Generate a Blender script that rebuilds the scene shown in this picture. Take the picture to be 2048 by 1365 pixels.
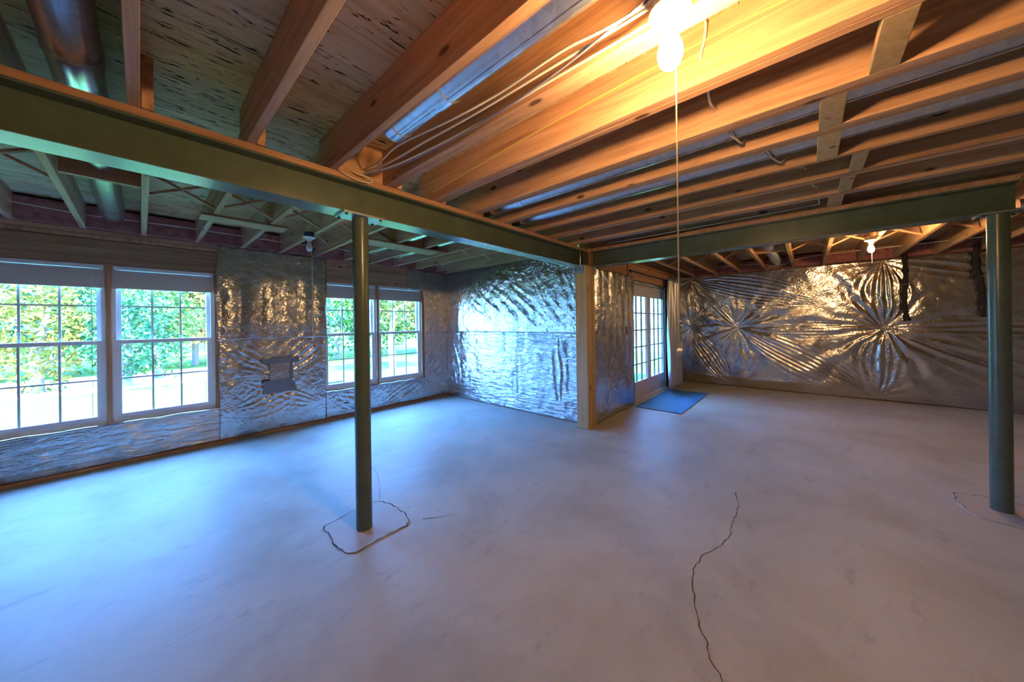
import bpy, bmesh, math, random
import numpy as np
from mathutils import Vector, Matrix

for o in list(bpy.data.objects): bpy.data.objects.remove(o)
SC = bpy.context.scene
COL = SC.collection
PI = math.pi

# ------------------------------------------------------------------ camera, sky, sun, exposure
# axes: x runs along the window wall (away to the right), y runs towards the window wall, z up
H = 1.434
YAW, ROLL = 0.7284, -0.0135
cam_d = bpy.data.cameras.new('camera'); cam = bpy.data.objects.new('camera', cam_d); COL.objects.link(cam)
cam_d.sensor_width = 36.0; cam_d.lens = 662.07 / 2048 * 36.0; cam_d.shift_y = -36.5 / 2048
cam_d.clip_start = 0.02; cam_d.clip_end = 300
cam.matrix_world = Matrix.Translation((0, 0, H)) @ Matrix.Rotation(YAW - PI/2, 4, 'Z') @ Matrix.Rotation(PI/2, 4, 'X') @ Matrix.Rotation(ROLL, 4, 'Z')
SC.camera = cam

SC.view_settings.view_transform = 'Standard'; SC.view_settings.look = 'None'
SC.view_settings.gamma = 1.0; SC.view_settings.use_curve_mapping = False
SC.view_settings.exposure = 2.55

world = bpy.data.worlds.new('sky'); SC.world = world; world.use_nodes = True
bgn = world.node_tree.nodes['Background']
bgn.inputs['Color'].default_value = (0.185, 0.51, 1.45, 1); bgn.inputs['Strength'].default_value = 5.4

sun_d = bpy.data.lights.new('sun_offscreen', 'SUN'); sun_d.energy = 8.0; sun_d.color = (1.0, 0.86, 0.62); sun_d.angle = 0.01
sun = bpy.data.objects.new('sun_offscreen', sun_d); COL.objects.link(sun)
sdir = Vector((0.16, 0.38, -0.91)).normalized()          # light travels away from the house, over its roof
sun.rotation_euler = sdir.to_track_quat('-Z', 'Y').to_euler(); sun.location = (0, -10, 20)

def portal(x, y, z, w, h, rot=(-PI/2, 0, 0)):
    d = bpy.data.lights.new('window_portal', 'AREA'); d.shape = 'RECTANGLE'; d.size = w; d.size_y = h
    d.cycles.is_portal = True
    o = bpy.data.objects.new('window_portal', d); COL.objects.link(o); o.location = (x, y, z); o.rotation_euler = rot
portal(-0.215, 5.60, 1.27, 1.70, 1.70); portal(2.68, 5.60, 1.27, 1.75, 1.70); portal(6.3, 2.45, 1.06, 1.9, 2.05)

cy = SC.cycles
cy.use_denoising = True; cy.max_bounces = 7; cy.diffuse_bounces = 5; cy.glossy_bounces = 4; cy.transparent_max_bounces = 10
cy.use_adaptive_sampling = True; cy.adaptive_threshold = 0.1; cy.adaptive_min_samples = 20
cy.sample_clamp_indirect = 6.0; cy.caustics_reflective = False; cy.caustics_refractive = False

# ------------------------------------------------------------------ materials
M = {}
def newmat(n):
    m = bpy.data.materials.new(n); m.use_nodes = True; M[n] = m
    nt = m.node_tree; return m, nt, nt.nodes['Principled BSDF']
def N(nt, t, **k):
    n = nt.nodes.new(t)
    for a, b in k.items():
        if a in n.inputs: n.inputs[a].default_value = b
        else: setattr(n, a, b)
    return n
def L(nt, a, b): nt.links.new(a, b)
def coords(nt, scale, kind='Object', rot=(0, 0, 0)):
    t = N(nt, 'ShaderNodeTexCoord'); mp = N(nt, 'ShaderNodeMapping'); mp.inputs['Scale'].default_value = scale
    mp.inputs['Rotation'].default_value = rot
    L(nt, t.outputs[kind], mp.inputs['Vector']); return mp.outputs['Vector']
def ramp(nt, fac, stops):
    r = N(nt, 'ShaderNodeValToRGB'); e = r.color_ramp.elements
    while len(e) < len(stops): e.new(0.5)
    for i, (p, c) in enumerate(stops): e[i].position = p; e[i].color = (*c, 1)
    L(nt, fac, r.inputs['Fac']); return r.outputs['Color']
def mix(nt, fac, a, b, mode='MIX'):
    m = N(nt, 'ShaderNodeMix', data_type='RGBA', blend_type=mode)
    for s, v in ((0, fac), (6, a), (7, b)):
        if hasattr(v, 'node'): L(nt, v, m.inputs[s])
        else: m.inputs[s].default_value = v if s == 0 else (*v, 1)
    return m.outputs[2]
def bump(nt, p, height, strength, dist, chain=None):
    b = N(nt, 'ShaderNodeBump'); b.inputs['Strength'].default_value = strength; b.inputs['Distance'].default_value = dist
    L(nt, height, b.inputs['Height'])
    if chain: L(nt, chain, b.inputs['Normal'])
    L(nt, b.outputs['Normal'], p.inputs['Normal']); return b.outputs['Normal']
def plain(n, col, rough=0.5, metal=0.0, spec=0.5):
    m, nt, p = newmat(n); p.inputs['Base Color'].default_value = (*col, 1); p.inputs['Roughness'].default_value = rough
    p.inputs['Metallic'].default_value = metal; p.inputs['Specular IOR Level'].default_value = spec; return m
def wood(n, c0, c1, c2, scale, knot=True, rough=0.62):
    m, nt, p = newmat(n); v = coords(nt, scale)
    oi = N(nt, 'ShaderNodeObjectInfo')
    ad = N(nt, 'ShaderNodeVectorMath', operation='ADD'); mu = N(nt, 'ShaderNodeVectorMath', operation='MULTIPLY')
    cmb = N(nt, 'ShaderNodeCombineXYZ')
    for i in range(3): L(nt, oi.outputs['Random'], cmb.inputs[i])
    L(nt, cmb.outputs[0], mu.inputs[0]); mu.inputs[1].default_value = (37, 53, 71)
    L(nt, v, ad.inputs[0]); L(nt, mu.outputs[0], ad.inputs[1]); v = ad.outputs[0]
    nz = N(nt, 'ShaderNodeTexNoise', Scale=1.0, Detail=6.0, Roughness=0.6, Distortion=0.6); L(nt, v, nz.inputs['Vector'])
    col = ramp(nt, nz.outputs['Fac'], [(0.28, c0), (0.5, c1), (0.72, c2)])
    br = N(nt, 'ShaderNodeMath', operation='MULTIPLY_ADD'); L(nt, oi.outputs['Random'], br.inputs[0]); br.inputs[1].default_value = 0.35; br.inputs[2].default_value = 0.82
    hsv = N(nt, 'ShaderNodeHueSaturation'); L(nt, col, hsv.inputs['Color']); L(nt, br.outputs[0], hsv.inputs['Value']); col = hsv.outputs['Color']
    if knot:
        vo = N(nt, 'ShaderNodeTexVoronoi', Scale=1.0); 
        t = coords(nt, tuple(2.6 + 0.16*s for s in scale))
        L(nt, t, vo.inputs['Vector'])
        k = ramp(nt, vo.outputs['Distance'], [(0.075, (1, 1, 1)), (0.13, (0, 0, 0))])
        col = mix(nt, k, col, (c0[0]*0.35, c0[1]*0.3, c0[2]*0.3))
    L(nt, col, p.inputs['Base Color']); p.inputs['Roughness'].default_value = rough
    p.inputs['Specular IOR Level'].default_value = 0.3
    bump(nt, p, nz.outputs['Fac'], 0.25, 0.004); return m
wood('joist_y', (0.350, 0.175, 0.088), (0.540, 0.295, 0.158), (0.680, 0.410, 0.240), (26, 1.3, 26))
wood('joist_x', (0.350, 0.175, 0.088), (0.540, 0.295, 0.158), (0.680, 0.410, 0.240), (1.3, 26, 26))
wood('header', (0.350, 0.175, 0.088), (0.540, 0.295, 0.158), (0.680, 0.410, 0.240), (1.0, 20, 20))
wood('post_wood', (0.50, 0.32, 0.14), (0.62, 0.42, 0.21), (0.70, 0.50, 0.28), (24, 24, 1.2))
wood('stud', (0.350, 0.175, 0.088), (0.540, 0.295, 0.158), (0.680, 0.410, 0.240), (24, 24, 1.2), knot=False)
wood('plate_lumber', (0.350, 0.175, 0.088), (0.540, 0.295, 0.158), (0.680, 0.410, 0.240), (1.2, 18, 18), knot=False)
wood('plate_dark', (0.16, 0.07, 0.05), (0.22, 0.10, 0.07), (0.28, 0.14, 0.09), (1.2, 18, 18), knot=False)

def plywood():
    m, nt, p = newmat('plywood')
    v = coords(nt, (2.2, 17, 10)); nz = N(nt, 'ShaderNodeTexNoise', Scale=1.0, Detail=5.0, Roughness=0.65, Distortion=0.8); L(nt, v, nz.inputs['Vector'])
    col = ramp(nt, nz.outputs['Fac'], [(0.30, (0.46, 0.33, 0.17)), (0.5, (0.63, 0.47, 0.26)), (0.7, (0.73, 0.58, 0.37))])
    v2 = coords(nt, (8.0, 48, 10)); n2 = N(nt, 'ShaderNodeTexNoise', Scale=1.0, Detail=3.0, Roughness=0.55, Distortion=1.2); L(nt, v2, n2.inputs['Vector'])
    v4 = coords(nt, (2.5, 2.5, 2.5)); n4 = N(nt, 'ShaderNodeTexNoise', Scale=1.0, Detail=2.0); L(nt, v4, n4.inputs['Vector'])
    th = N(nt, 'ShaderNodeMath', operation='MULTIPLY_ADD'); L(nt, n4.outputs['Fac'], th.inputs[0]); th.inputs[1].default_value = 0.28; L(nt, n2.outputs['Fac'], th.inputs[2])
    k = ramp(nt, th.outputs[0], [(0.755, (0, 0, 0)), (0.79, (1, 1, 1))])
    col = mix(nt, k, col, (0.035, 0.02, 0.012))
    v3 = coords(nt, (0.9, 0.9, 0.9)); n3 = N(nt, 'ShaderNodeTexNoise', Scale=1.0, Detail=3.0); L(nt, v3, n3.inputs['Vector'])
    k3 = ramp(nt, n3.outputs['Fac'], [(0.45, (0, 0, 0)), (0.65, (1, 1, 1))])
    col = mix(nt, k3, col, (0.85, 0.62, 0.45), 'MULTIPLY')
    L(nt, col, p.inputs['Base Color']); p.inputs['Roughness'].default_value = 0.75; p.inputs['Specular IOR Level'].default_value = 0.2
    bump(nt, p, n2.outputs['Fac'], 0.3, 0.004)
plywood()

def concrete(n, a, b, c):
    m, nt, p = newmat(n)
    v = coords(nt, (1, 1, 1))
    n1 = N(nt, 'ShaderNodeTexNoise', Scale=1.3, Detail=8.0, Roughness=0.62, Distortion=0.4); L(nt, v, n1.inputs['Vector'])
    col = ramp(nt, n1.outputs['Fac'], [(0.3, a), (0.5, b), (0.72, c)])
    vs = coords(nt, (2.0, 4.4, 1), rot=(0, 0, 0.5)); n2 = N(nt, 'ShaderNodeTexNoise', Scale=1.7, Detail=10.0, Roughness=0.78); L(nt, vs, n2.inputs['Vector'])
    k = ramp(nt, n2.outputs['Fac'], [(0.56, (0, 0, 0)), (0.72, (1, 1, 1))])
    km = N(nt, 'ShaderNodeMath', operation='MULTIPLY'); L(nt, k, km.inputs[0]); km.inputs[1].default_value = 0.6
    col = mix(nt, km.outputs[0], col, (a[0]*0.62, a[1]*0.60, a[2]*0.56))
    n3 = N(nt, 'ShaderNodeTexNoise', Scale=60.0, Detail=4.0, Roughness=0.7); L(nt, v, n3.inputs['Vector'])
    L(nt, col, p.inputs['Base Color'])
    rr = ramp(nt, n1.outputs['Fac'], [(0.3, (0.42,)*3), (0.7, (0.6,)*3)]); L(nt, rr, p.inputs['Roughness'])
    p.inputs['Specular IOR Level'].default_value = 0.4
    b1 = bump(nt, p, n3.outputs['Fac'], 0.12, 0.004); bump(nt, p, n2.outputs['Fac'], 0.15, 0.006, b1)
concrete('concrete', (0.44, 0.432, 0.365), (0.57, 0.562, 0.485), (0.67, 0.658, 0.58))
concrete('concrete_patch', (0.50, 0.47, 0.41), (0.57, 0.54, 0.48), (0.62, 0.59, 0.53))

def foil(n, vert, rough=0.24, bs=0.45):
    m, nt, p = newmat(n)
    p.inputs['Base Color'].default_value = (0.62, 0.62, 0.63, 1); p.inputs['Metallic'].default_value = 0.94; p.inputs['Roughness'].default_value = rough
    v = coords(nt, vert)
    n1 = N(nt, 'ShaderNodeTexNoise', Scale=9.0, Detail=4.0, Roughness=0.6, Distortion=0.8); L(nt, v, n1.inputs['Vector'])
    v2 = coords(nt, (1, 1, 1)); n2 = N(nt, 'ShaderNodeTexVoronoi', Scale=42.0, feature='SMOOTH_F1'); L(nt, v2, n2.inputs['Vector'])
    n2.inputs['Smoothness'].default_value = 0.4
    b1 = bump(nt, p, n1.outputs['Fac'], bs, 0.02); bump(nt, p, n2.outputs['Distance'], 0.28, 0.006, b1)
foil('foil', (1, 1, 1), .20, .7); foil('foil_smooth', (0.8, 0.8, 0.8), 0.19, .4)
foil('foil_h', (0.5, 0.5, 2.6), 0.20, .9)

m, nt, p = newmat('galvanized')
p.inputs['Metallic'].default_value = 0.95; p.inputs['Roughness'].default_value = 0.27
v = coords(nt, (1, 1, 1)); n1 = N(nt, 'ShaderNodeTexVoronoi', Scale=30.0); L(nt, v, n1.inputs['Vector'])
L(nt, ramp(nt, n1.outputs['Color'], [(0.2, (0.60, 0.61, 0.62)), (0.8, (0.72, 0.73, 0.74))]), p.inputs['Base Color'])

def paint(n, col, rough):
    m, nt, p = newmat(n)
    v = coords(nt, (1, 1, 1)); n1 = N(nt, 'ShaderNodeTexNoise', Scale=5.0, Detail=6.0, Roughness=0.6); L(nt, v, n1.inputs['Vector'])
    L(nt, ramp(nt, n1.outputs['Fac'], [(0.3, tuple(c*0.85 for c in col)), (0.7, tuple(c*1.15 for c in col))]), p.inputs['Base Color'])
    p.inputs['Roughness'].default_value = rough
    n2 = N(nt, 'ShaderNodeTexNoise', Scale=120.0, Detail=2.0); L(nt, v, n2.inputs['Vector']); bump(nt, p, n2.outputs['Fac'], 0.12, 0.002)
paint('steel_paint', (0.095, 0.128, 0.092), 0.27)
plain('marker', (0.055, 0.075, 0.072), 0.5); plain('bolt', (0.05, 0.05, 0.05), 0.5, 0.6); plain('bracket', (0.30, 0.34, 0.36), 0.4, 0.6)
plain('vinyl', (0.78, 0.78, 0.80), 0.4); plain('door_paint', (0.62, 0.60, 0.60), 0.45); plain('grille', (0.34, 0.40, 0.42), 0.5)
plain('blind', (0.50, 0.52, 0.50), 0.55); plain('sash_bar', (0.55, 0.60, 0.62), 0.5)
plain('porcelain', (0.82, 0.80, 0.74), 0.3); plain('box_blue', (0.02, 0.06, 0.10), 0.5); plain('box_grey', (0.35, 0.33, 0.33), 0.5, 0.3)
plain('cable_white', (0.72, 0.64, 0.52), 0.5); plain('cable_grey', (0.26, 0.24, 0.34), 0.5); plain('cable_yellow', (0.70, 0.55, 0.16), 0.5)
plain('cord', (0.80, 0.70, 0.50), 0.7); plain('bulb_off', (0.85, 0.90, 0.90), 0.2)
plain('black_foam', (0.022, 0.018, 0.018), 0.8); plain('tape', (0.22, 0.23, 0.26), 0.45, 0.2); plain('dark_gap', (0.02, 0.015, 0.012), 0.9)
plain('rod_dark', (0.05, 0.045, 0.05), 0.35, 0.6); plain('asphalt', (0.62, 0.60, 0.56), 0.9); plain('siding', (0.80, 0.84, 0.82), 0.7)
plain('roof', (0.22, 0.20, 0.20), 0.9); plain('bark', (0.30, 0.24, 0.19), 0.9); plain('bark_pale', (0.62, 0.55, 0.48), 0.9); plain('house_glass', (0.10, 0.16, 0.18), 0.1)
plain('metal_green', (0.25, 0.32, 0.31), 0.6)

m, nt, p = newmat('batt')   # kraft-backed batt in the rim bays
v = coords(nt, (1, 1, 1)); n1 = N(nt, 'ShaderNodeTexNoise', Scale=14.0, Detail=5.0); L(nt, v, n1.inputs['Vector'])
L(nt, ramp(nt, n1.outputs['Fac'], [(0.3, (0.28, 0.09, 0.075)), (0.7, (0.48, 0.20, 0.17))]), p.inputs['Base Color']); p.inputs['Roughness'].default_value = 0.85
bump(nt, p, n1.outputs['Fac'], 0.6, 0.03)

m, nt, p = newmat('mat_blue')
v = coords(nt, (1, 1, 1)); n1 = N(nt, 'ShaderNodeTexNoise', Scale=90.0, Detail=3.0); L(nt, v, n1.inputs['Vector'])
L(nt, ramp(nt, n1.outputs['Fac'], [(0.3, (0.045, 0.21, 0.46)), (0.7, (0.08, 0.30, 0.60))]), p.inputs['Base Color']); p.inputs['Roughness'].default_value = 0.7
bump(nt, p, n1.outputs['Fac'], 0.5, 0.004)

m, nt, p = newmat('curtain')
p.inputs['Base Color'].default_value = (0.50, 0.52, 0.56, 1); p.inputs['Roughness'].default_value = 0.34; p.inputs['Metallic'].default_value = 0.5
p.inputs['Sheen Weight'].default_value = 0.3

m, nt, p = newmat('glass')
out = nt.nodes['Material Output']; nt.nodes.remove(p)
tr = N(nt, 'ShaderNodeBsdfTransparent'); tr.inputs['Color'].default_value = (0.95, 0.98, 0.97, 1)
gl = N(nt, 'ShaderNodeBsdfGlossy'); gl.inputs['Roughness'].default_value = 0.02
mx = N(nt, 'ShaderNodeMixShader'); mx.inputs[0].default_value = 0.05
L(nt, tr.outputs[0], mx.inputs[1]); L(nt, gl.outputs[0], mx.inputs[2]); L(nt, mx.outputs[0], out.inputs['Surface'])

def emit(n, col, s):
    m, nt, p = newmat(n); p.inputs['Base Color'].default_value = (0.9, 0.9, 0.85, 1)
    p.inputs['Emission Color'].default_value = (*col, 1); p.inputs['Emission Strength'].default_value = s
WARM = (1.0, 0.59, 0.25)
emit('bulb_lit', WARM, 150.0)      # both burning bulbs are alike

def leafmat(n, a, b):
    m, nt, p = newmat(n)
    oi = N(nt, 'ShaderNodeNewGeometry')
    L(nt, ramp(nt, oi.outputs['Random Per Island'], [(0.0, a), (1.0, b)]), p.inputs['Base Color']); p.inputs['Roughness'].default_value = 0.8
    p.inputs['Specular IOR Level'].default_value = 0.1
leafmat('leaf_green', (0.042, 0.143, 0.029), (0.143, 0.235, 0.059)); leafmat('leaf_yellow', (0.176, 0.193, 0.034), (0.294, 0.218, 0.050))
leafmat('leaf_teal', (0.029, 0.143, 0.067), (0.109, 0.227, 0.109)); leafmat('leaf_orange', (0.252, 0.151, 0.042), (0.218, 0.210, 0.059))
m, nt, p = newmat('lawn')
v = coords(nt, (1, 1, 1)); n1 = N(nt, 'ShaderNodeTexNoise', Scale=5.0, Detail=8.0, Roughness=0.7); L(nt, v, n1.inputs['Vector'])
L(nt, ramp(nt, n1.outputs['Fac'], [(0.3, (0.045, 0.15, 0.020)), (0.7, (0.080, 0.23, 0.035))]), p.inputs['Base Color']); p.inputs['Roughness'].default_value = 0.9
p.inputs['Specular IOR Level'].default_value = 0.1

# ------------------------------------------------------------------ mesh helpers
class MB:
    def __init__(s): s.v = []; s.f = []; s.sm = []
    def add(s, vs, fs, smooth=False):
        b = len(s.v); s.v += [tuple(v) for v in vs]; s.f += [tuple(i + b for i in f) for f in fs]; s.sm += [smooth]*len(fs); return s
    def box(s, x0, x1, y0, y1, z0, z1):
        vs = [(x, y, z) for z in (z0, z1) for y in (y0, y1) for x in (x0, x1)]
        return s.add(vs, [(0, 2, 3, 1), (4, 5, 7, 6), (0, 1, 5, 4), (2, 6, 7, 3), (0, 4, 6, 2), (1, 3, 7, 5)])
    def bar(s, p, q, w, t, up=(0, 0, 1)):
        p, q = Vector(p), Vector(q); d = (q - p).normalized(); a = d.cross(Vector(up)).normalized(); b = a.cross(d)
        vs = [e + a*i*w/2 + b*j*t/2 for e in (p, q) for i, j in ((-1, -1), (1, -1), (1, 1), (-1, 1))]
        return s.add(vs, [(0, 1, 2, 3), (7, 6, 5, 4), (0, 4, 5, 1), (1, 5, 6, 2), (2, 6, 7, 3), (3, 7, 4, 0)])
    def tube(s, pts, r, n=12, cap=True):
        pts = [Vector(p) for p in pts]; rs = r if isinstance(r, (list, tuple)) else [r]*len(pts)
        rings = []; ref = None
        for i, p in enumerate(pts):
            d = (pts[min(i+1, len(pts)-1)] - pts[max(i-1, 0)]).normalized()
            if ref is None: ref = Vector((0, 0, 1)) if abs(d.z) < 0.9 else Vector((1, 0, 0))
            a = d.cross(ref).normalized(); b = a.cross(d).normalized(); ref = b
            rings.append([p + (a*math.cos(2*PI*k/n) + b*math.sin(2*PI*k/n))*rs[i] for k in range(n)])
        vs = [v for rg in rings for v in rg]; fs = []
        for i in range(len(pts)-1):
            for k in range(n): fs.append((i*n+k, i*n+(k+1) % n, (i+1)*n+(k+1) % n, (i+1)*n+k))
        s.add(vs, fs, True)
        if cap:
            for rg, fl in ((rings[0], 1), (rings[-1], 0)): s.add(rg, [tuple(range(n))[::-1] if fl else tuple(range(n))])
        return s
    def lathe(s, c, prof, n=20):
        c = Vector(c); vs = []; fs = []
        for r, z in prof:
            for k in range(n): vs.append(c + Vector((r*math.cos(2*PI*k/n), r*math.sin(2*PI*k/n), z)))
        for i in range(len(prof)-1):
            for k in range(n): fs.append((i*n+k, i*n+(k+1) % n, (i+1)*n+(k+1) % n, (i+1)*n+k))
        return s.add(vs, fs, True)
    def build(s, name, mat, parent=None, bevel=0.0, base=None):
        b = Vector(base) if base is not None else (Vector(parent['_b']) if parent is not None and '_b' in parent else Vector((0, 0, 0)))
        me = bpy.data.meshes.new(name); me.from_pydata([tuple(Vector(v) - b) for v in s.v], [], s.f)
        me.polygons.foreach_set('use_smooth', s.sm); me.update()
        bm = bmesh.new(); bm.from_mesh(me); bmesh.ops.recalc_face_normals(bm, faces=bm.faces)
        if bevel: bmesh.ops.bevel(bm, geom=[e for e in bm.edges], offset=bevel, segments=1, affect='EDGES', clamp_overlap=True)
        bm.to_mesh(me); bm.free()
        me.materials.append(M[mat]); o = bpy.data.objects.new(name, me); COL.objects.link(o)
        if parent is not None: o.parent = parent
        else: o.location = b
        o['_b'] = tuple(b)
        return o
def tag(o, label=None, cat=None, group=None, kind=None):
    if label: o['label'] = label
    if cat: o['category'] = cat
    if group: o['group'] = group
    if kind: o['kind'] = kind
    return o
def thing(name, loc, label, cat, group=None):
    o = bpy.data.objects.new(name, None); COL.objects.link(o); o.location = loc; o.empty_display_size = 0.1; o['_b'] = tuple(loc)
    return tag(o, label, cat, group)
def struct(o): o['kind'] = 'structure'; return o
def box(name, mat, parent, *a, bevel=0.0): return MB().box(*a).build(name, mat, parent, bevel)
def spline(pts, n=8):
    P = [Vector(p) for p in pts]; P = [P[0]*2 - P[1]] + P + [P[-1]*2 - P[-2]]; out = []
    for i in range(1, len(P)-2):
        for k in range(n):
            t = k/n; a, b, c, d = P[i-1:i+3]
            out.append(0.5*((2*b) + (c-a)*t + (2*a-5*b+4*c-d)*t*t + (3*b-a-3*c+d)*t**3))
    out.append(P[-2]); return out

# ------------------------------------------------------------------ dimensions
VW, UM, VD, UF = 5.42, 4.10, 2.22, 8.52          # window wall, back wall, door wall, right wall
U0, VB = -3.6, -5.2                               # walls behind the camera
ZJ, ZP = 2.44, 2.684                              # joist undersides, plywood underside
JT = 0.040

# ------------------------------------------------------------------ floor
fb = MB()
fb.add([(U0, VB, 0), (UF+.1, VB, 0), (UF+.1, VD+.1, 0), (UM+.05, VD+.1, 0), (UM+.05, VW+.1, 0), (U0, VW+.1, 0)], [(0, 1, 2, 3, 4, 5)])
fb.add([(U0, VB, -.15), (UF+.1, VB, -.15), (UF+.1, VD+.1, -.15), (UM+.05, VD+.1, -.15), (UM+.05, VW+.1, -.15), (U0, VW+.1, -.15)], [(5, 4, 3, 2, 1, 0)])
for i in range(6): fb.add([fb.v[i], fb.v[(i+1) % 6], fb.v[(i+1) % 6+6], fb.v[i+6]], [(0, 3, 2, 1)])
floor = struct(fb.build('floor', 'concrete'))

random.seed(5)
def ribbon(name, pts, w, z=0.0012, jit=0.006, closed=False):
    P = []
    seq = pts + [pts[0]] if closed else pts
    for a, b in zip(seq[:-1], seq[1:]):
        n = max(2, int(math.dist(a, b)/0.03))
        for k in range(n):
            t = k/n; P.append((a[0]+(b[0]-a[0])*t + random.uniform(-jit, jit), a[1]+(b[1]-a[1])*t + random.uniform(-jit, jit)))
    P.append(P[0] if closed else seq[-1])
    vs = []; fs = []
    for i, p in enumerate(P):
        q, r = P[max(i-1, 0)], P[min(i+1, len(P)-1)]; d = Vector((r[0]-q[0], r[1]-q[1], 0)).normalized(); nn = Vector((-d.y, d.x, 0))
        ww = w*random.uniform(0.35, 1.3)/2
        vs += [Vector((p[0], p[1], z)) + nn*ww, Vector((p[0], p[1], z)) - nn*ww]
    for i in range(len(P)-1): fs.append((2*i, 2*i+1, 2*i+3, 2*i+2))
    return MB().add(vs, fs).build(name, 'dark_gap', floor)
crack = [(3.274, .455), (3.045, .41), (2.777, .407), (2.622, .398), (2.446, .421), (2.259, .492), (2.1, .501), (1.982, .478), (1.881, .442), (1.818, .43), (1.751, .4), (1.694, .374), (1.661, .345), (1.612, .332), (1.569, .301), (1.52, .263), (1.42, .19), (1.25, .10)]
ribbon('floor_crack', crack, 0.0042)
patch1 = [(.843, 2.56), (.844, 2.45), (.829, 2.365), (.831, 2.258), (.854, 2.172), (.89, 2.134), (.955, 2.131), (1.069, 2.139), (1.249, 2.134), (1.285, 2.167), (1.305, 2.268), (1.311, 2.47), (1.295, 2.582), (1.217, 2.613), (1.096, 2.622), (.891, 2.588)]
patch2 = [(4.38, -.86), (4.20, -.84), (4.06, -.86), (3.95, -.92), (3.93, -1.05), (3.94, -1.22), (4.1, -1.32), (4.36, -1.3), (4.46, -1.1)]
def patch(pts):
    n = len(pts); random.seed(7); pts = [(x+random.uniform(-.008, .008), y+random.uniform(-.008, .008)) for x, y in pts]
    MB().add([(x, y, 0.005) for x, y in pts] + [(x, y, -0.01) for x, y in pts], [tuple(range(n))] + [(i, i+n, (i+1) % n+n, (i+1) % n) for i in range(n)]).build('concrete_patch', 'concrete_patch', floor)
    ribbon('patch_joint', pts, 0.007, 0.0056, 0.010, True)
patch(patch1); patch(patch2)
ribbon('hairline_crack', [(1.36, 2.12), (1.45, 2.06), (1.55, 1.99)], 0.005)
ribbon('hairline_crack', [(1.29, 2.63), (1.4, 2.85), (1.5, 3.1), (1.56, 3.4)], 0.003)

# ------------------------------------------------------------------ ceiling: plywood deck, joists, bridging
ceiling = struct(MB().box(U0-.1, UF+.1, VB-.1, VW+.15, ZP+.02, ZP+.10).build('ceiling', 'plywood'))
random.seed(2)
x = U0-.1; i = 0
while x < UF+.1:
    y = VB - .1 - (0.6 if i % 2 else 0)
    while y < VW+.15:
        x1, y1 = min(x+2.44, UF+.1), min(y+1.22, VW+.15); y0 = max(y, VB-.1)
        if y1 - y0 > .05: box('plywood_sheet', 'plywood', ceiling, x+.0015, x1-.0015, y0+.0015, y1-.0015, ZP, ZP+.018)
        y += 1.22
    x += 2.44; i += 1
NEAR = [[-.845], [-.439], [-.033], [.392], [.812], [1.182, 1.2255], [1.587, 1.6305], [2.018, 2.0605], [2.42, 2.4625], [2.880], [3.262, 3.305], [3.722, 3.765], [4.235]]
NEAR = [[a + k*0.4064] for k in range(-8, -2) for a in (-.033,)] + NEAR
WIN = []
for g in NEAR:
    for a in g:
        w = JT if not (a == 4.235) else JT
        ys = (VB, 2.45) if a != 4.235 else (VB, 2.46)
        box('joist', 'joist_y', ceiling, a, a+w, ys[0], ys[1], ZJ, ZP, bevel=0.002)
    if g[0] < 3.9: WIN.append(g[-1] + JT + 0.003)
for a in WIN: box('joist', 'joist_y', ceiling, a, a+JT, 2.25, VW+.05, ZJ, ZP, bevel=0.002)
box('joist', 'joist_y', ceiling, 4.052, 4.09, 2.45, VW+.05, ZJ, ZP, bevel=0.002)
FAR = [1.93 - .434*k for k in range(0, 16)]
for v_ in FAR: box('joist', 'joist_x', ceiling, 4.285, UF+.02, v_-JT/2, v_+JT/2, ZJ, ZP, bevel=0.002)
# rim bands with batts tucked in each bay
box('rim_board', 'joist_x', ceiling, U0, UM, VW+.06, VW+.10, ZJ, ZP)
box('rim_board', 'joist_y', ceiling, UF+.03, UF+.07, VB, VD+.05, ZJ-.01, ZP)
box('rim_board', 'joist_x', ceiling, 4.17, UF+.07, VD+.02, VD+.06, ZJ-.01, ZP)
box('rim_board', 'joist_y', ceiling, 4.13, 4.17, 2.45, VW+.10, ZJ-.01, ZP)
rims = sorted(WIN + [4.052])
for a, b in zip(rims[:-1], rims[1:]):
    if b - a - JT > .05: box('insulation_batt', 'batt', ceiling, a+JT, b, VW-.09, VW+.06, ZJ+.005, ZP-.03)
fs_ = sorted(FAR)
for a, b in zip(fs_[:-1], fs_[1:]): box('insulation_batt', 'batt', ceiling, UF-.10, UF+.03, a+JT/2, b-JT/2, ZJ+.005, ZP-.04)
# wood cross bridging
def bridging(axis, a, b, c):
    for (za, zb, off) in ((ZJ+.03, ZP-.03, -.022), (ZP-.03, ZJ+.03, .022)):
        p = (a, c+off, za) if axis == 'x' else (c+off, a, za); q = (b, c+off, zb) if axis == 'x' else (c+off, b, zb)
        MB().bar(p, q, .036, .018).build('bridging_strut', 'joist_x' if axis == 'x' else 'joist_y', ceiling)
skip = {(-.40, .05)}
for i, (a, b) in enumerate(zip(rims[:-1], rims[1:])):
    if -.9 < a < 4.0 and b - a > .3 and not (-.42 < a < -.3) and not (2.0 < a < 2.6): bridging('x', a+JT, b, 3.82)
for a, b in zip(fs_[:-1], fs_[1:]):
    if not (.15 < (a+b)/2 < .65): bridging('y', a+JT/2, b-JT/2, 6.55)
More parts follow.
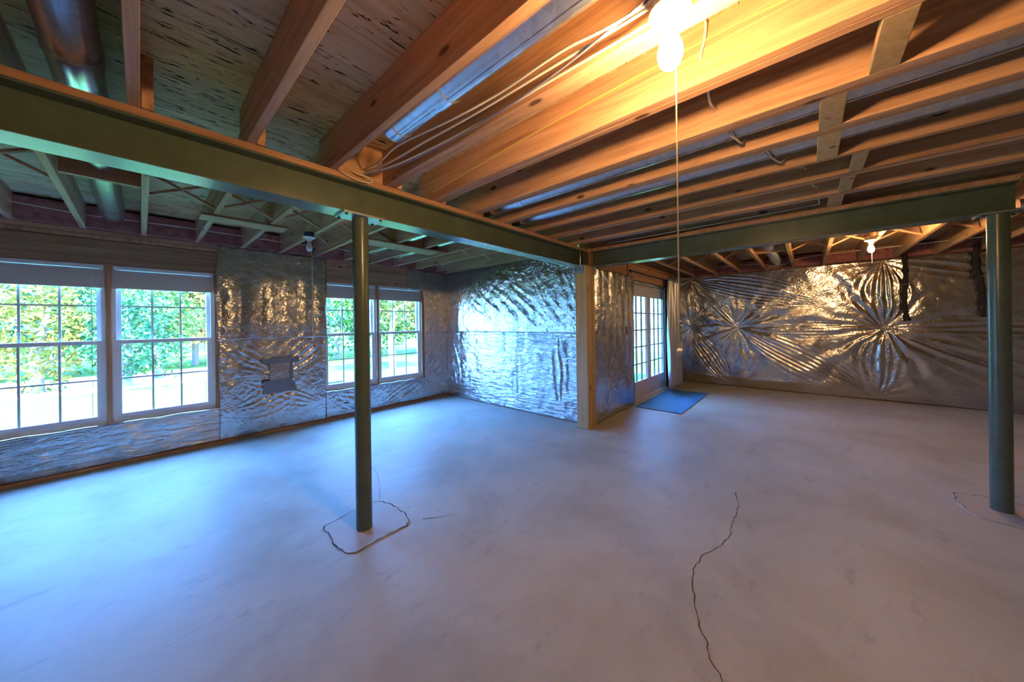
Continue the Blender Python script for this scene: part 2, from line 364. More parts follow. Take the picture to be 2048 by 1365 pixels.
# solid blocking and flat nailers
blk = [(-.397+.005+JT, .0545-.042+.01, 3.55, 3.59, ZJ, ZJ+.10)]
box('blocking', 'joist_x', ceiling, -.345, .012+.004, 3.56, 3.60, ZJ+.005, ZP-.09)
box('blocking', 'joist_x', ceiling, 2.131, 2.50, 3.80, 3.84, ZJ, ZP-.06); box('blocking', 'joist_x', ceiling, 2.545, 2.92, 3.82, 3.86, ZJ, ZP-.06)
box('blocking', 'joist_y', ceiling, 6.45, 6.49, .235, .605, ZJ+.02, ZP-.02)
box('blocking', 'plate_lumber', ceiling, .856, 1.182, 2.30, 2.34, ZJ, ZP)
box('nailer_board', 'header', ceiling, .36, 1.01, 3.93, 4.15, ZJ-.02, ZJ, bevel=.002)
box('nailer_board', 'header', ceiling, 1.62, 2.78, 3.76, 4.05, ZJ-.02, ZJ, bevel=.002)
for a, b, c, d in ((1.673, 2.018, -.285, -.20), (2.098, 2.42, -.145, -.055), (2.501, 2.88, -.15, -.055), (2.922, 3.262, -.29, -.225), (3.346, 3.722, -.265, -.195), (3.806, 4.235, -.235, -.145)):
    box('blocking', 'post_wood', ceiling, a, b, c, d, ZJ, ZJ+.04, bevel=.002)

# ------------------------------------------------------------------ foil sheets
rng = np.random.default_rng(11)
def vnoise(x, y, sc, seed):
    r = np.random.default_rng(seed); G = r.random((64, 64)); x = x*sc; y = y*sc
    xi = np.floor(x).astype(int); yi = np.floor(y).astype(int); fx = x-xi; fy = y-yi; fx = fx*fx*(3-2*fx); fy = fy*fy*(3-2*fy)
    g = lambda a, b: G[a % 64, b % 64]
    return (g(xi, yi)*(1-fx)+g(xi+1, yi)*fx)*(1-fy) + (g(xi, yi+1)*(1-fx)+g(xi+1, yi+1)*fx)*fy - .5
def star(x, y, cx, cy, R, amp, seed, kmax=32, pull=.03):
    r0 = np.random.default_rng(seed); dx, dy = x-cx, y-cy; r = np.hypot(dx, dy)+1e-6; th = np.arctan2(dy, dx)
    f = 0
    for k in range(4, kmax): f = f + r0.normal()*np.cos(k*th + r0.uniform(0, 6.28) + .6*np.sin(3*r*4))/math.sqrt(k)
    return amp*f*(r/(r+.12))*np.exp(-r/R) - pull*np.exp(-(r/.22)**2)
def fan(x, y, p, q, width, amp, n, ph=0.):
    px, py = p; qx, qy = q; Ln = math.hypot(qx-px, qy-py); ex, ey = (qx-px)/Ln, (qy-py)/Ln
    t = ((x-px)*ex + (y-py)*ey)/Ln; d = -(x-px)*ey + (y-py)*ex
    tt = np.clip(t, 0, 1); prof = np.sin(PI*tt)**.7; s = d/(width*prof + .03)
    sd = int(abs(px*37+qy*91+qx*13)*10) % 9973
    wob = 1.7*vnoise(s*1.3, t*1.5, 1.0, sd) + 1.2*vnoise(s*.6+7, t*4, 1.0, sd+1)
    am = .35 + 1.3*np.abs(vnoise(s*2.2, t*2.5, 1.0, sd+2))*2
    ridge = 1 - 2*np.abs(np.sin(.5*(PI*n*s + ph) + wob))**.8
    return np.where((t > 0) & (t < 1), .8*amp*prof*am*ridge*np.exp(-(s*1.1)**2), 0)
def sheet(parent, axis, const, a0, a1, z0, z1, disp, mat, res=.02, sgn=-1, off=0., edge=None):
    """axis 'x': sheet in plane y=const spanning x; axis 'y': plane x=const spanning y; sgn: towards the room."""
    na, nz = max(3, int((a1-a0)/res)+1), max(3, int((z1-z0)/res)+1)
    A, Z = np.meshgrid(np.linspace(a0, a1, na), np.linspace(z0, z1, nz), indexing='ij')
    D = off + np.maximum(disp(A, Z), .001)
    Aw, Zw = A.copy(), Z.copy()
    if edge: 
        e = vnoise(A, Z, 3.0, edge)*.03 + vnoise(A, Z, 9.0, edge+1)*.012
        Aw = A + e*((np.arange(na) == na-1) | (np.arange(na) == 0))[:, None]; Zw = Z + (e*.6)*((np.arange(nz) == 0) | (np.arange(nz) == nz-1))[None, :]
        Zw = np.clip(Zw, .004, 2.5)
    if axis == 'x': V = np.stack([Aw, np.full_like(A, const) + sgn*D, Zw], -1)
    else: V = np.stack([np.full_like(A, const) + sgn*D, Aw, Zw], -1)
    V = V.reshape(-1, 3); i = np.arange(na*nz).reshape(na, nz)
    F = np.stack([i[:-1, :-1], i[1:, :-1], i[1:, 1:], i[:-1, 1:]], -1).reshape(-1, 4)
    me = bpy.data.meshes.new('foil_sheet'); me.from_pydata(V.tolist(), [], F.tolist())
    me.polygons.foreach_set('use_smooth', [True]*len(F)); me.materials.append(M[mat]); me.update()
    o = bpy.data.objects.new('foil_sheet', me); COL.objects.link(o); o.parent = parent
    md = o.modifiers.new('thickness', 'SOLIDIFY'); md.thickness = .002; md.offset = 0
    return o
def crinkle(seed, amp=.006, stud=0.012):
    def f(a, z):
        ridg = (0.5-np.abs(vnoise(a+.3*vnoise(a, z, 2.0, seed+5), z, 4.0, seed)))*amp*1.2
        return .004 + ridg + amp*vnoise(a, z, 9.0, seed+1) + amp*.6*vnoise(a, z, 20., seed+2) + stud*np.abs(np.sin(PI*a/.406+seed))*np.clip(z*3, 0, 1)
    return f

# ------------------------------------------------------------------ window wall
def wallmesh(name, rects, mat='plate_dark'):
    b = MB()
    for r in rects: b.box(*r)
    return struct(b.build(name, mat))
T = .16
W1 = (-1.06, .64); W2 = (1.83, 3.565); ZS, ZH = .43, 2.096
wall_left = wallmesh('wall_left', [(U0, W1[0], VW, VW+T, 0, ZJ), (W1[0], W1[1], VW, VW+T, 0, ZS), (W1[0], W1[1], VW+.03, VW+T, ZH, ZJ),
    (W1[1], W2[0], VW, VW+T, 0, ZJ), (W2[0], W2[1], VW, VW+T, 0, ZS), (W2[0], W2[1], VW+.03, VW+T, ZH, ZJ), (W2[1], UM+.14, VW, VW+T, 0, ZJ)])
for a, b in ((U0, .64), (1.83, 3.26)):
    box('top_plate', 'plate_lumber', wall_left, a, b, VW-.012, VW+.03, 2.395, ZJ); box('top_plate', 'stud', wall_left, a, b, VW-.004, VW+.03, 2.35, 2.391)
box('header_board', 'header', wall_left, W1[0]-.06, .635, VW-.008, VW+.03, ZH, 2.343, bevel=.002)
box('header_board', 'header', wall_left, 1.835, 3.30, VW-.008, VW+.03, ZH, 2.343, bevel=.002)
for a, b in ((-.240, -.205), (.600, .64), (2.648, 2.682)): box('stud', 'stud', wall_left, a, b, VW-.002, VW+.13, ZS, ZH)
box('stud', 'stud', wall_left, 3.522, 3.565, VW-.002, VW+.13, ZS, ZH)
for a, b in (W1, W2): box('sill_board', 'plate_lumber', wall_left, a, b, VW+.004, VW+.14, ZS-.03, ZS+.012)
box('base_plate', 'plate_lumber', wall_left, U0, UM, VW-.012, VW+.01, 0, .028)
def roll_top(a0, a1, z):   # the foil folded over the sill
    MB().tube([(a0 + (a1-a0)*k/30, VW-.010+.004*math.sin(k*1.9), z+.004*math.sin(k*1.3)) for k in range(31)], .016, 10).build('foil_fold', 'foil_smooth', wall_left)
roll_top(-1.5, .64, .425); roll_top(1.84, 3.57, .415)
c1 = crinkle(3, .010, .006)
sheet(wall_left, 'x', VW, U0+.1, .64, .03, .425, c1, 'foil_h', .018)
c2 = crinkle(8, .007, .010)
def lower_mid(a, z): return c2(a, z) + fan(a, z, (.72, 1.22), (1.15, .86), .18, .008, 5) + fan(a, z, (1.8, 1.2), (1.35, .80), .2, .009, 5, 1.) + fan(a, z, (.7, .35), (1.6, .62), .2, .008, 6) + fan(a, z, (.75, .75), (1.8, .28), .2, .007, 6) + .012*vnoise(a, z, 2.2, 77)
sheet(wall_left, 'x', VW, .63, 1.845, .03, 1.27, lower_mid, 'foil', .014, edge=31)
def upper_mid(a, z): return c2(a, z) + .018*np.abs(np.sin(PI*(a+.05*vnoise(a,z,3.,88)+.02*np.sin(z*3))/.21))*np.clip((2.15-z)*3, 0, 1)*np.clip((z-1.2)*4, 0, 1) + .01
sheet(wall_left, 'x', VW, .62, 1.855, 1.26, 2.435, upper_mid, 'foil', .014, edge=35)
c3 = crinkle(15, .006, .006)
def low3(a, z): return c3(a, z) + fan(a, z, (1.9, .38), (2.6, .06), .14, .010, 4) + fan(a, z, (3.5, .40), (2.7, .05), .14, .010, 4)
sheet(wall_left, 'x', VW, 1.845, 3.58, .03, .415, low3, 'foil', .016)
def rt(a, z): return c3(a, z) + fan(a, z, (3.60, .42), (4.05, 1.2), .2, .012, 4) + fan(a, z, (3.6, .40), (4.0, .9), .2, .010, 4)
sheet(wall_left, 'x', VW, 3.57, 4.10, .03, 1.27, rt, 'foil', .016)
sheet(wall_left, 'x', VW, 3.57, 4.09, 1.26, 2.435, lambda a, z: c3(a, z)+.008, 'foil', .016, edge=39)
sheet(wall_left, 'x', VW, 3.24, 3.585, 2.075, 2.435, lambda a, z: crinkle(19)(a, z)+.012, 'foil', .016, edge=41)
# taped repair on the middle panel
box('repair_patch', 'foil_smooth', wall_left, 1.14, 1.40, VW-.058, VW-.054, .66, .94)
def strip(pts, name='tape_strip'):
    n = len(pts); MB().add([(x, VW-.062, z) for x, z in pts] + [(x, VW-.058, z) for x, z in pts], [tuple(range(n)), tuple(range(2*n-1, n-1, -1))] + [(i, i+n, (i+1) % n+n, (i+1) % n) for i in range(n)]).build(name, 'tape', wall_left)
strip([(1.06, .93), (1.485, .925), (1.49, .995), (1.06, 1.0)])
strip([(1.36, .70), (1.41, .70), (1.405, .94), (1.365, .94)])
strip([(1.065, .53), (1.45, .535), (1.455, .56), (1.445, .58), (1.43, .58), (1.43, .63), (1.38, .72), (1.065, .70)])

# ------------------------------------------------------------------ windows
def window(n, x0, x1):
    w = struct(MB().box(x0, x1, VW+.035, VW+.13, ZS+.012, ZS+.05).box(x0, x1, VW+.035, VW+.13, ZH-.04, ZH).box(x0, x0+.03, VW+.035, VW+.13, ZS+.05, ZH-.04).box(x1-.03, x1, VW+.035, VW+.13, ZS+.05, ZH-.04).build('window_%d' % n, 'vinyl'))
    def sash(za, zb, y, name):
        a, b = x0+.03, x1-.03; s = .034
        f = MB().box(a, a+s, y, y+.035, za+.042, zb-.034).box(b-s, b, y, y+.035, za+.042, zb-.034).box(a, b, y, y+.035, za, za+.042).box(a, b, y, y+.035, zb-.034, zb).build(name, 'vinyl', w)
        ga, gb, gz0, gz1 = a+s, b-s, za+.042, zb-.034
        for k in (1, 2):
            gx = ga + (gb-ga)*k/3; MB().box(gx-.008, gx+.008, y+.010, y+.024, gz0, gz1).build('muntin', 'sash_bar', f)
        gz = (gz0+gz1)/2; MB().box(ga, gb, y+.009, y+.025, gz-.008, gz+.008).build('muntin', 'sash_bar', f)
        for k in range(3):
            for j in range(2):
                MB().box(ga+(gb-ga)*k/3+.008, ga+(gb-ga)*(k+1)/3-.008, y+.015, y+.019, (gz0, gz+.008)[j], (gz-.008, gz1)[j]).build('pane', 'glass', f)
        return f
    sash(ZS+.05, 1.305, VW+.045, 'lower_sash'); sash(1.265, ZH-.035, VW+.085, 'upper_sash')
    return w
units = [(-1.055, -.242), (-.203, .600), (1.835, 2.648), (2.682, 3.522)]
bl_lab = ['raised white mini blind farthest from the taped foil panel',
          'raised white mini blind between the brown stud and the taped foil panel',
          'raised white mini blind behind the grey column, beside the foil panel',
          'raised white mini blind on the window nearest the foil corner']
for i, (a, b) in enumerate(units):
    window(i+1, a, b)
    t = thing('window_blind', (a+.4, VW+.02, 2.05), bl_lab[i], 'blind')
    MB().box(a+.012, b-.012, VW+.004, VW+.034, 2.052, 2.088).build('headrail', 'vinyl', t)
    for k in range(8):
        z = 2.044 - .022*k
        MB().box(a+.016, b-.016, VW+.003, VW+.033, z-.0205, z-.0005).build('slat', 'blind', t)
    MB().box(a+.016, b-.016, VW+.002, VW+.034, 1.852, 1.868).build('bottom_rail', 'blind', t)
    wx = (b-.09) if i < 2 else a+.07
    MB().tube([(wx, VW, 2.06), (wx, VW-.004, (.52, .50, 1.3, 1.25)[i])], .0025, 6).build('wand', 'cable_white', t)

# ------------------------------------------------------------------ back wall (foil) and post
wall_back = wallmesh('wall_back', [(UM, UM+.14, 2.36, VW, 0, ZJ)])
box('top_plate', 'plate_lumber', wall_back, UM-.006, UM+.02, 2.45, VW, 2.405, ZJ)
cb = crinkle(21, .008, .007)
sheet(wall_back, 'y', UM, 2.352, VW+.01, .012, 1.285, lambda a, z: cb(a, z) + fan(a, z, (2.75, 1.25), (2.72, .2), .10, .018, 2) + fan(a, z, (3.6, 1.1), (3.55, .05), .10, .010, 2) + fan(a, z, (5.3, 1.2), (5.1, .1), .25, .010, 4), 'foil_h', .016, edge=51)
def ub_(a, z):
    d = crinkle(23, .006, .004)(a, z) + .014
    for k, (p, q, w) in enumerate((((2.80, 1.30), (3.75, 2.1), .16), ((3.05, 1.30), (4.2, 2.15), .16), ((3.5, 1.32), (4.5, 2.1), .14), ((2.6, 1.35), (3.2, 2.2), .14), ((3.9, 1.32), (4.75, 1.95), .12), ((2.4, 1.5), (2.7, 2.3), .10))):
        d = d + fan(a, z, p, q, w, .007, 2, k)
    return d + .02*np.exp(-((a-5.0)/.05)**2)*np.clip((1.9-z)*2, 0, 1)
sheet(wall_back, 'y', UM, 2.352, VW-.01, 1.275, 2.43, ub_, 'foil', .016, edge=55)

post = thing('wood_post', (4.06, 2.265, 0), 'pale knotty built-up wood post at the corner where both steel beams meet', 'post')
MB().box(3.93, 3.985, 2.175, 2.345, .004, 2.185).build('post_ply', 'post_wood', post, .002)
MB().box(3.987, 4.042, 2.178, 2.350, .0, 2.185).build('post_ply', 'post_wood', post, .002)
MB().box(4.044, 4.099, 2.176, 2.346, .0, 2.185).build('post_ply', 'post_wood', post, .002)
MB().box(4.101, 4.156, 2.180, 2.350, .0, 2.185).build('post_ply', 'post_wood', post, .002)
br = MB().box(3.922, 4.17, 2.20, 2.40, 2.183, 2.194).box(3.918, 3.929, 2.215, 2.365, 2.085, 2.194).box(4.10, 4.17, 2.163, 2.174, 2.075, 2.194).build('steel_bracket', 'bracket', post)
for y in (2.26, 2.32): MB().tube([(3.906, y, 2.135), (3.92, y, 2.135)], .008, 8).build('bolt', 'bolt', br)
MB().tube([(4.135, 2.155, 2.13), (4.135, 2.165, 2.13)], .008, 8).build('bolt', 'bolt', br)

# ------------------------------------------------------------------ steel beams and columns
def ibeam(name, label, axis, a0, a1, c, zb, zt, pm='steel_paint', w=.165):
    base = ((a0+a1)/2, c, zb) if axis == 'x' else (c, (a0+a1)/2, zb)
    t = thing(name, base, label, 'beam')
    def bx(p, q, z0, z1, nm, mat):
        a = (a0, a1, p, q, z0, z1) if axis == 'x' else (p, q, a0, a1, z0, z1)
        return MB().box(*a).build(nm, mat, t, .0015)
    bx(c-w/2, c+w/2, zb, zb+.011, 'bottom_flange', pm); bx(c-w/2, c+w/2, zt-.011, zt, 'top_flange', pm); bx(c-.005, c+.005, zb+.01, zt-.01, 'web', pm)
    bx(c-w/2-.004, c+w/2+.004, zt, ZJ+.001, 'nailer_plate', 'plate_lumber')
    return t
bl = ibeam('steel_beam', 'dark painted steel beam running over the grey round column to the wood post', 'x', U0, 4.16, 2.359, 2.194, 2.405)
br_ = ibeam('steel_beam', 'green-grey steel beam from the wood post to the green round column', 'y', -1.14, 2.275, 4.248, 2.194, 2.405, 'steel_paint')
mk = [[(.85, 2.36), (.852, 2.26)], [(.79, 2.33), (.78, 2.255), (.765, 2.30), (.75, 2.255), (.735, 2.335)], [(.72, 2.255), (.69, 2.345)], [(.66, 2.33), (.645, 2.30), (.665, 2.275), (.645, 2.26)], [(.60, 2.335), (.625, 2.335), (.62, 2.305), (.60, 2.29), (.62, 2.265)],
      [(.50, 2.275), (.49, 2.34), (.47, 2.285), (.455, 2.345)], [(.43, 2.31), (.41, 2.31)], [(.365, 2.355), (.385, 2.325), (.35, 2.325)], [(.358, 2.355), (.358, 2.295)], [(.31, 2.36), (.29, 2.35), (.288, 2.325), (.305, 2.315), (.32, 2.335), (.31, 2.36)]]
b = MB()
for pl in mk:
    for p_, q_ in zip(pl[:-1], pl[1:]): b.bar((4.2425, p_[0], p_[1]), (4.2425, q_[0], q_[1]), .004, .0015, up=(1, 0, 0))
b.build('marker_writing', 'marker', br_)
MB().box(4.02, 4.166, 2.270, 2.280, 2.205, 2.395).build('end_plate', 'steel_paint', bl)
def column(x, y, r, mat, label, plate):
    t = thing('steel_column', (x, y, 0), label, 'column')
    MB().tube([(x, y, 0), (x, y, 1.1), (x, y, 2.182)], r, 32).build('pipe', mat, t)
    p = MB().box(x-plate[0], x+plate[0], y-plate[1], y+plate[1], 2.182, 2.194).build('cap_plate', 'bracket', t)
    for sx in (-1, 1):
        for sy in (-1, 1):
            px, py = x+sx*(plate[0]-.022), y+sy*(plate[1]-.022)
            MB().tube([(px, py, 2.172), (px, py, 2.184)], .009, 6).build('bolt', 'bolt', p)
column(1.036, 2.345, .0525, 'steel_paint', 'grey round steel column standing in a concrete patch under the dark beam', (.14, .085))
column(4.204, -1.055, .052, 'steel_paint', 'glossy green round steel column at the end of the green-grey beam', (.075, .10))

# ------------------------------------------------------------------ door wall, french door, curtain
wall_center = wallmesh('wall_center', [(4.165, 5.58, VD+.02, VD+.14, 0, ZJ), (5.58, 7.50, VD+.05, VD+.14, 2.10, ZJ), (7.50, UF+.05, VD+.02, VD+.14, 0, ZJ)], 'stud')
box('header_board', 'header', wall_center, 5.40, 7.75, VD-.004, VD+.05, 2.23, 2.40, bevel=.002); box('header_board', 'plate_lumber', wall_center, 5.42, 7.62, VD-.004, VD+.05, 2.15, 2.225)
sheet(wall_center, 'x', VD+.02, 5.56, 7.5, 2.09, 2.15, lambda a, z: .012+.01*vnoise(a, z, 14., 61), 'foil', .015)
box('door_jamb', 'stud', wall_center, 7.50, 7.60, VD-.002, VD+.12, 0, 2.15)
def dw(a, z): return crinkle(27, .006, .006)(a, z) + .014*np.abs(np.sin(PI*(a-4.2)/.23))*np.clip((z-.4), 0, 1) + fan(a, z, (4.9, 1.3), (4.7, .05), .2, .012, 5)
sheet(wall_center, 'x', VD, 4.17, 5.60, .012, 2.19, dw, 'foil', .014, edge=63)
sheet(wall_center, 'x', VD, 7.60, UF-.01, .012, 2.43, crinkle(29, .006, .006), 'foil', .018)
box('outlet_box', 'box_grey', wall_center, 5.27, 5.34, VD-.055, VD-.03, 1.22, 1.34); 
door = struct(MB().box(5.58, 5.615, VD+.05, VD+.14, 0, 2.10).box(7.465, 7.50, VD+.05, VD+.14, 0, 2.10).box(5.58, 7.50, VD+.05, VD+.14, 2.065, 2.10).box(5.58, 7.50, VD+.02, VD+.14, 0, .03).build('door_1', 'door_paint'))
def leaf(a, b):
    s = .085; za, zb = .035, 2.062; g0, g1 = .345, 1.885; y = VD+.065
    f = MB().box(a, a+s, y, y+.045, za, zb).box(b-s, b, y, y+.045, za, zb).box(a+s, b-s, y, y+.045, za, g0).box(a+s, b-s, y, y+.045, g1, zb).build('door_leaf', 'door_paint', door)
    ga, gb = a+s, b-s
    for k in (1, 2): MB().box(ga+(gb-ga)*k/3-.011, ga+(gb-ga)*k/3+.011, y+.008, y+.036, g0, g1).build('muntin', 'grille', f)
    for k in (1, 2, 3, 4): MB().box(ga, gb, y+.009, y+.035, g0+(g1-g0)*k/5-.011, g0+(g1-g0)*k/5+.011).build('muntin', 'grille', f)
    for k in range(3):
        for j in range(5): MB().box(ga+(gb-ga)*k/3+.011, ga+(gb-ga)*(k+1)/3-.011, y+.02, y+.024, g0+(g1-g0)*j/5+.011, g0+(g1-g0)*(j+1)/5-.011).build('pane', 'glass', f)
leaf(5.615, 6.535); leaf(6.545, 7.465)

rod = thing('curtain_rod', (6.5, VD-.05, 2.27), 'thin dark curtain rod over the french door', 'curtain rod')
MB().tube([(5.33, VD-.06, 2.27), (7.95, VD-.06, 2.27)], .010, 10).build('rod_pole', 'rod_dark', rod)
for x in (5.33, 7.95): MB().lathe((x, VD-.06, 2.27), [(.001, -.018), (.014, -.012), (.018, 0), (.014, .012), (.001, .018)], 12).build('finial', 'rod_dark', rod)
for x in (5.48, 7.45): MB().box(x-.008, x+.008, VD-.06, VD+.0, 2.262, 2.278).box(x-.012, x+.012, VD-.008, VD, 2.22, 2.31).build('rod_bracket', 'rod_dark', rod)
cur = thing('curtain', (7.5, 2.10, .05), 'long silvery blue curtain gathered beside the french door', 'curtain')
cb_ = MB(); na, nz = 90, 40; vs = []; fs2 = []
for j in range(nz+1):
    z = .055 + (2.285-.055)*j/nz; q = 1 - j/nz
    for i in range(na+1):
        s = i/na; a = 7.14 + (.72 + .16*q)*s - .12*q
        y = 2.105 - .045*math.sin(s*PI*2*5 + .5*math.sin(z*2)) * (.75+.5*q) - .02*q - .015*math.sin(s*9+z*3)
        vs.append((a, y, z))
for j in range(nz):
    for i in range(na): fs2.append((j*(na+1)+i, j*(na+1)+i+1, (j+1)*(na+1)+i+1, (j+1)*(na+1)+i))
co = cb_.add(vs, fs2, True).build('curtain_panel', 'curtain', cur); co.modifiers.new('thickness', 'SOLIDIFY').thickness = .003
for k in range(5): MB().tube([(7.20+.15*k, 2.085, 2.27), (7.20+.15*k, 2.13, 2.27)], .020, 12).build('grommet', 'rod_dark', cur)

mat = MB().box(5.48, 7.315, 1.447, 2.166, .0015, .011).build('door_mat', 'mat_blue', None, .003, base=(6.4, 1.8, 0))
tag(mat, 'thin rectangular blue mat on the floor in front of the french door', 'mat')

# ------------------------------------------------------------------ right wall (foil with radiating creases)
wall_right = wallmesh('wall_right', [(UF+.02, UF+.14, VB, VD+.14, 0, ZJ)])
box('top_plate', 'plate_lumber', wall_right, UF-.004, UF+.03, VB, VD, 2.41, ZJ)
TK = [(-.99, 1.262, .9, .020), (1.12, 1.266, .8, .019), (2.02, 1.268, .5, .014), (-.90, .05, .45, .012), (1.22, .04, .4, .012), (2.03, 2.36, .75, .017), (-.98, 2.39, .5, .012), (-3.1, 1.26, .8, .016), (-3.0, 2.38, .5, .012)]
def fw(a, z):
    d = .035 + .010*vnoise(a, z, 1.5, 91) + .004*vnoise(a, z, 12., 92)
    for k, (c, e, R, A) in enumerate(TK): d = d + star(a, z, c, e, R, A*.58, 200+k)
    for k, (p, q, w, A, n) in enumerate((((1.12, 1.266), (-.90, .05), .28, .014, 8), ((-.99, 1.262), (1.12, 1.266), .14, .010, 6), ((2.02, 1.268), (1.22, .04), .24, .013, 8), ((2.03, 2.36), (-.2, 1.75), .26, .013, 8), ((2.03, 2.36), (1.12, 1.266), .16, .010, 5), ((-.99, 1.262), (-3.0, .3), .25, .018, 3), ((-.98, 2.39), (-.99, 1.262), .32, .020, 6), ((-.99, 1.262), (-.9, .05), .26, .018, 5), ((-.98, 2.39), (-2.4, 2.0), .16, .010, 3), ((-.99, 1.262), (-3.1, 1.26), .10, .012, 3))):
        d = d + fan(a, z, p, q, w, A, n, k*.7)
    return d*np.clip(.25 + z*4, .25, 1)
sheet(wall_right, 'y', UF, VB+.02, VD-.005, .012, 2.43, fw, 'foil_smooth', .0135, edge=71)

wr = struct(MB().box(U0, UF, VB-.14, VB, 0, ZP).build('wall_near', 'concrete')); wf = struct(MB().box(U0-.14, U0, VB, VW+T, 0, ZP).build('wall_rear', 'concrete'))

# ------------------------------------------------------------------ ducts
def duct(path, r, label, cap=True, bands=()):
    b = path[0]; t = thing('air_duct', b, label, 'duct')
    MB().tube(path, r, 28).build('duct_pipe', 'galvanized', t)
    for (p, q) in bands: MB().tube([p, q], r+.005, 28).build('joint_band', 'galvanized', t)
    a, e = Vector(path[0]), Vector(path[-1]) if len(path) == 2 else Vector(path[1])
    MB().bar(a + Vector((0, 0, -r)), e + Vector((0, 0, -r)), .012, .006).build('seam', 'galvanized', t)
    return t
def ych(x, y0, y1, z): return [(x, y0, z), (x, y1, z)]
duct(ych(-.175, VB+.3, 5.14, 2.575), .08, 'round galvanized duct in the joist bay crossing over the dark beam to the windows', bands=[((-.175, 4.72, 2.575), (-.175, 4.75, 2.575)), ((-.175, 2.18, 2.575), (-.175, 2.24, 2.575)), ((-.175, 5.08, 2.575), (-.175, 5.14, 2.575))])
duct(ych(.965, VB+.3, 1.74, 2.555), .078, 'round galvanized duct ending short of the beam above the pinned white cables', bands=[((.965, 1.24, 2.555), (.965, 1.33, 2.555)), ((.965, 1.66, 2.555), (.965, 1.74, 2.555))])
duct(ych(2.262, VB+.3, 5.0, 2.55), .078, 'round galvanized duct in the bay beside the pair of doubled joists', bands=[((2.262, 1.86, 2.55), (2.262, 1.95, 2.55))])
duct(ych(2.70, VB+.3, 4.7, 2.55), .078, 'round galvanized duct in the bay next to the single joist', bands=[((2.70, 1.23, 2.55), (2.70, 1.30, 2.55))])
duct(ych(4.02, VB+.3, 2.1, 2.57), .078, 'round galvanized duct in the bay along the green-grey beam')
duct([(6.0, .42, 2.56), (8.25, .42, 2.56)], .085, 'short round galvanized duct between joists above the creased foil wall', bands=[((7.6, .42, 2.56), (7.64, .42, 2.56))])
duct([(4.31, -1.165, 2.245), (4.31, -4.6, 2.245)], .048, 'galvanized pipe starting past the end of the green-grey beam')

# ------------------------------------------------------------------ cables
def cable(name, pts, r, mat, label, n=8, group=None):
    o = MB().tube(spline(pts, n), r, 8).build(name, mat, None, 0, base=pts[0]); return tag(o, label, 'cable', group)
cable('electric_cable', [(1.05, 2.30, 2.52), (1.04, 2.05, 2.49), (1.03, 1.80, 2.50), (1.06, 1.33, 2.47), (1.09, 1.03, 2.475), (1.08, .69, 2.47), (1.10, .38, 2.46), (1.10, -.6, 2.47), (1.1, -2.5, 2.48)], .0055, 'cable_white', 'cream cable sagging highest beside the duct that ends short of the beam')
cable('electric_cable', [(1.05, 2.30, 2.50), (1.07, 2.0, 2.475), (1.09, 1.6, 2.475), (1.11, 1.2, 2.47), (1.12, .8, 2.47), (1.13, .35, 2.47), (1.13, -.8, 2.47), (1.13, -2.5, 2.48)], .0055, 'cable_white', 'cream cable sagging between the duct and the doubled joist')
cable('electric_cable', [(1.04, 2.30, 2.485), (1.10, 2.0, 2.465), (1.145, 1.6, 2.462), (1.165, 1.2, 2.46), (1.168, .8, 2.46), (1.168, .42, 2.455), (1.15, .36, 2.45)], .0055, 'cable_white', 'cream cable stapled along the doubled joist to the lit bulb holder')
cable('electric_cable', [(1.04, 2.30, 2.475), (1.12, 1.95, 2.46), (1.155, 1.5, 2.455), (1.16, 1.1, 2.452), (1.14, .75, 2.455), (1.10, .45, 2.462), (1.06, .1, 2.47), (1.0, -1.0, 2.47)], .0045, 'cable_grey', 'thin purple-grey cable running with the cream cables below the duct')
cable('electric_cable', [(.865, 2.262, 2.445), (.92, 2.26, 2.425), (1.0, 2.255, 2.41), (1.06, 2.25, 2.415), (1.075, 2.25, 2.44), (1.04, 2.255, 2.455), (.99, 2.27, 2.46), (.96, 2.29, 2.475)], .0045, 'cable_white', 'loose cream wire tail curled against the board on the beam')
cable('electric_cable', [(1.30, .31, 2.56), (1.45, .315, 2.64), (1.55, .30, 2.66), (1.575, .31, 2.60), (1.587, .327, 2.54), (1.72, .33, 2.52), (1.87, .345, 2.50), (2.02, .343, 2.535), (2.10, .33, 2.50), (2.18, .31, 2.463), (2.26, .29, 2.458), (2.34, .275, 2.463), (2.42, .266, 2.51), (2.50, .22, 2.50), (2.60, .18, 2.463), (2.70, .15, 2.458), (2.80, .12, 2.463), (2.88, .086, 2.515), (3.07, .04, 2.50), (3.26, -.005, 2.532), (3.5, -.04, 2.48), (3.72, -.072, 2.51), (4.0, -.09, 2.46), (4.2, -.1, 2.52)], .0055, 'cable_white', 'white cable threaded crosswise through holes in the joists by the lit bulb')
cable('electric_cable', [(1.55, VB+1, 2.62), (1.581, -.5, 2.60), (1.581, .3, 2.605), (1.581, 1.2, 2.57), (1.581, 2.25, 2.50)], .0045, 'cable_yellow', 'yellow cable fastened along the orange-lit face of a doubled joist')
cable('electric_cable', [(4.15, 2.0, 2.47), (4.10, 1.3, 2.46), (4.12, .6, 2.47), (4.17, -.1, 2.49)], .0055, 'cable_white', 'cream cable along the board on top of the green-grey beam')
cable('electric_cable', [(-1.6, 5.15, 2.56), (-.8, 5.226, 2.565), (-.35, 5.22, 2.54), (.19, 5.22, 2.555), (.66, 5.2, 2.55), (1.25, 5.2, 2.55), (1.72, 5.15, 2.54)], .005, 'cable_white', 'white cable run through the joists above the left twin window')
cable('electric_cable', [(1.32, 4.3, 2.47), (1.45, 4.45, 2.52), (1.9, 5.05, 2.54), (2.6, 5.08, 2.54), (3.3, 5.08, 2.54), (4.0, 5.08, 2.54)], .005, 'cable_white', 'white cable from the unlit bulb holder towards the foil corner')
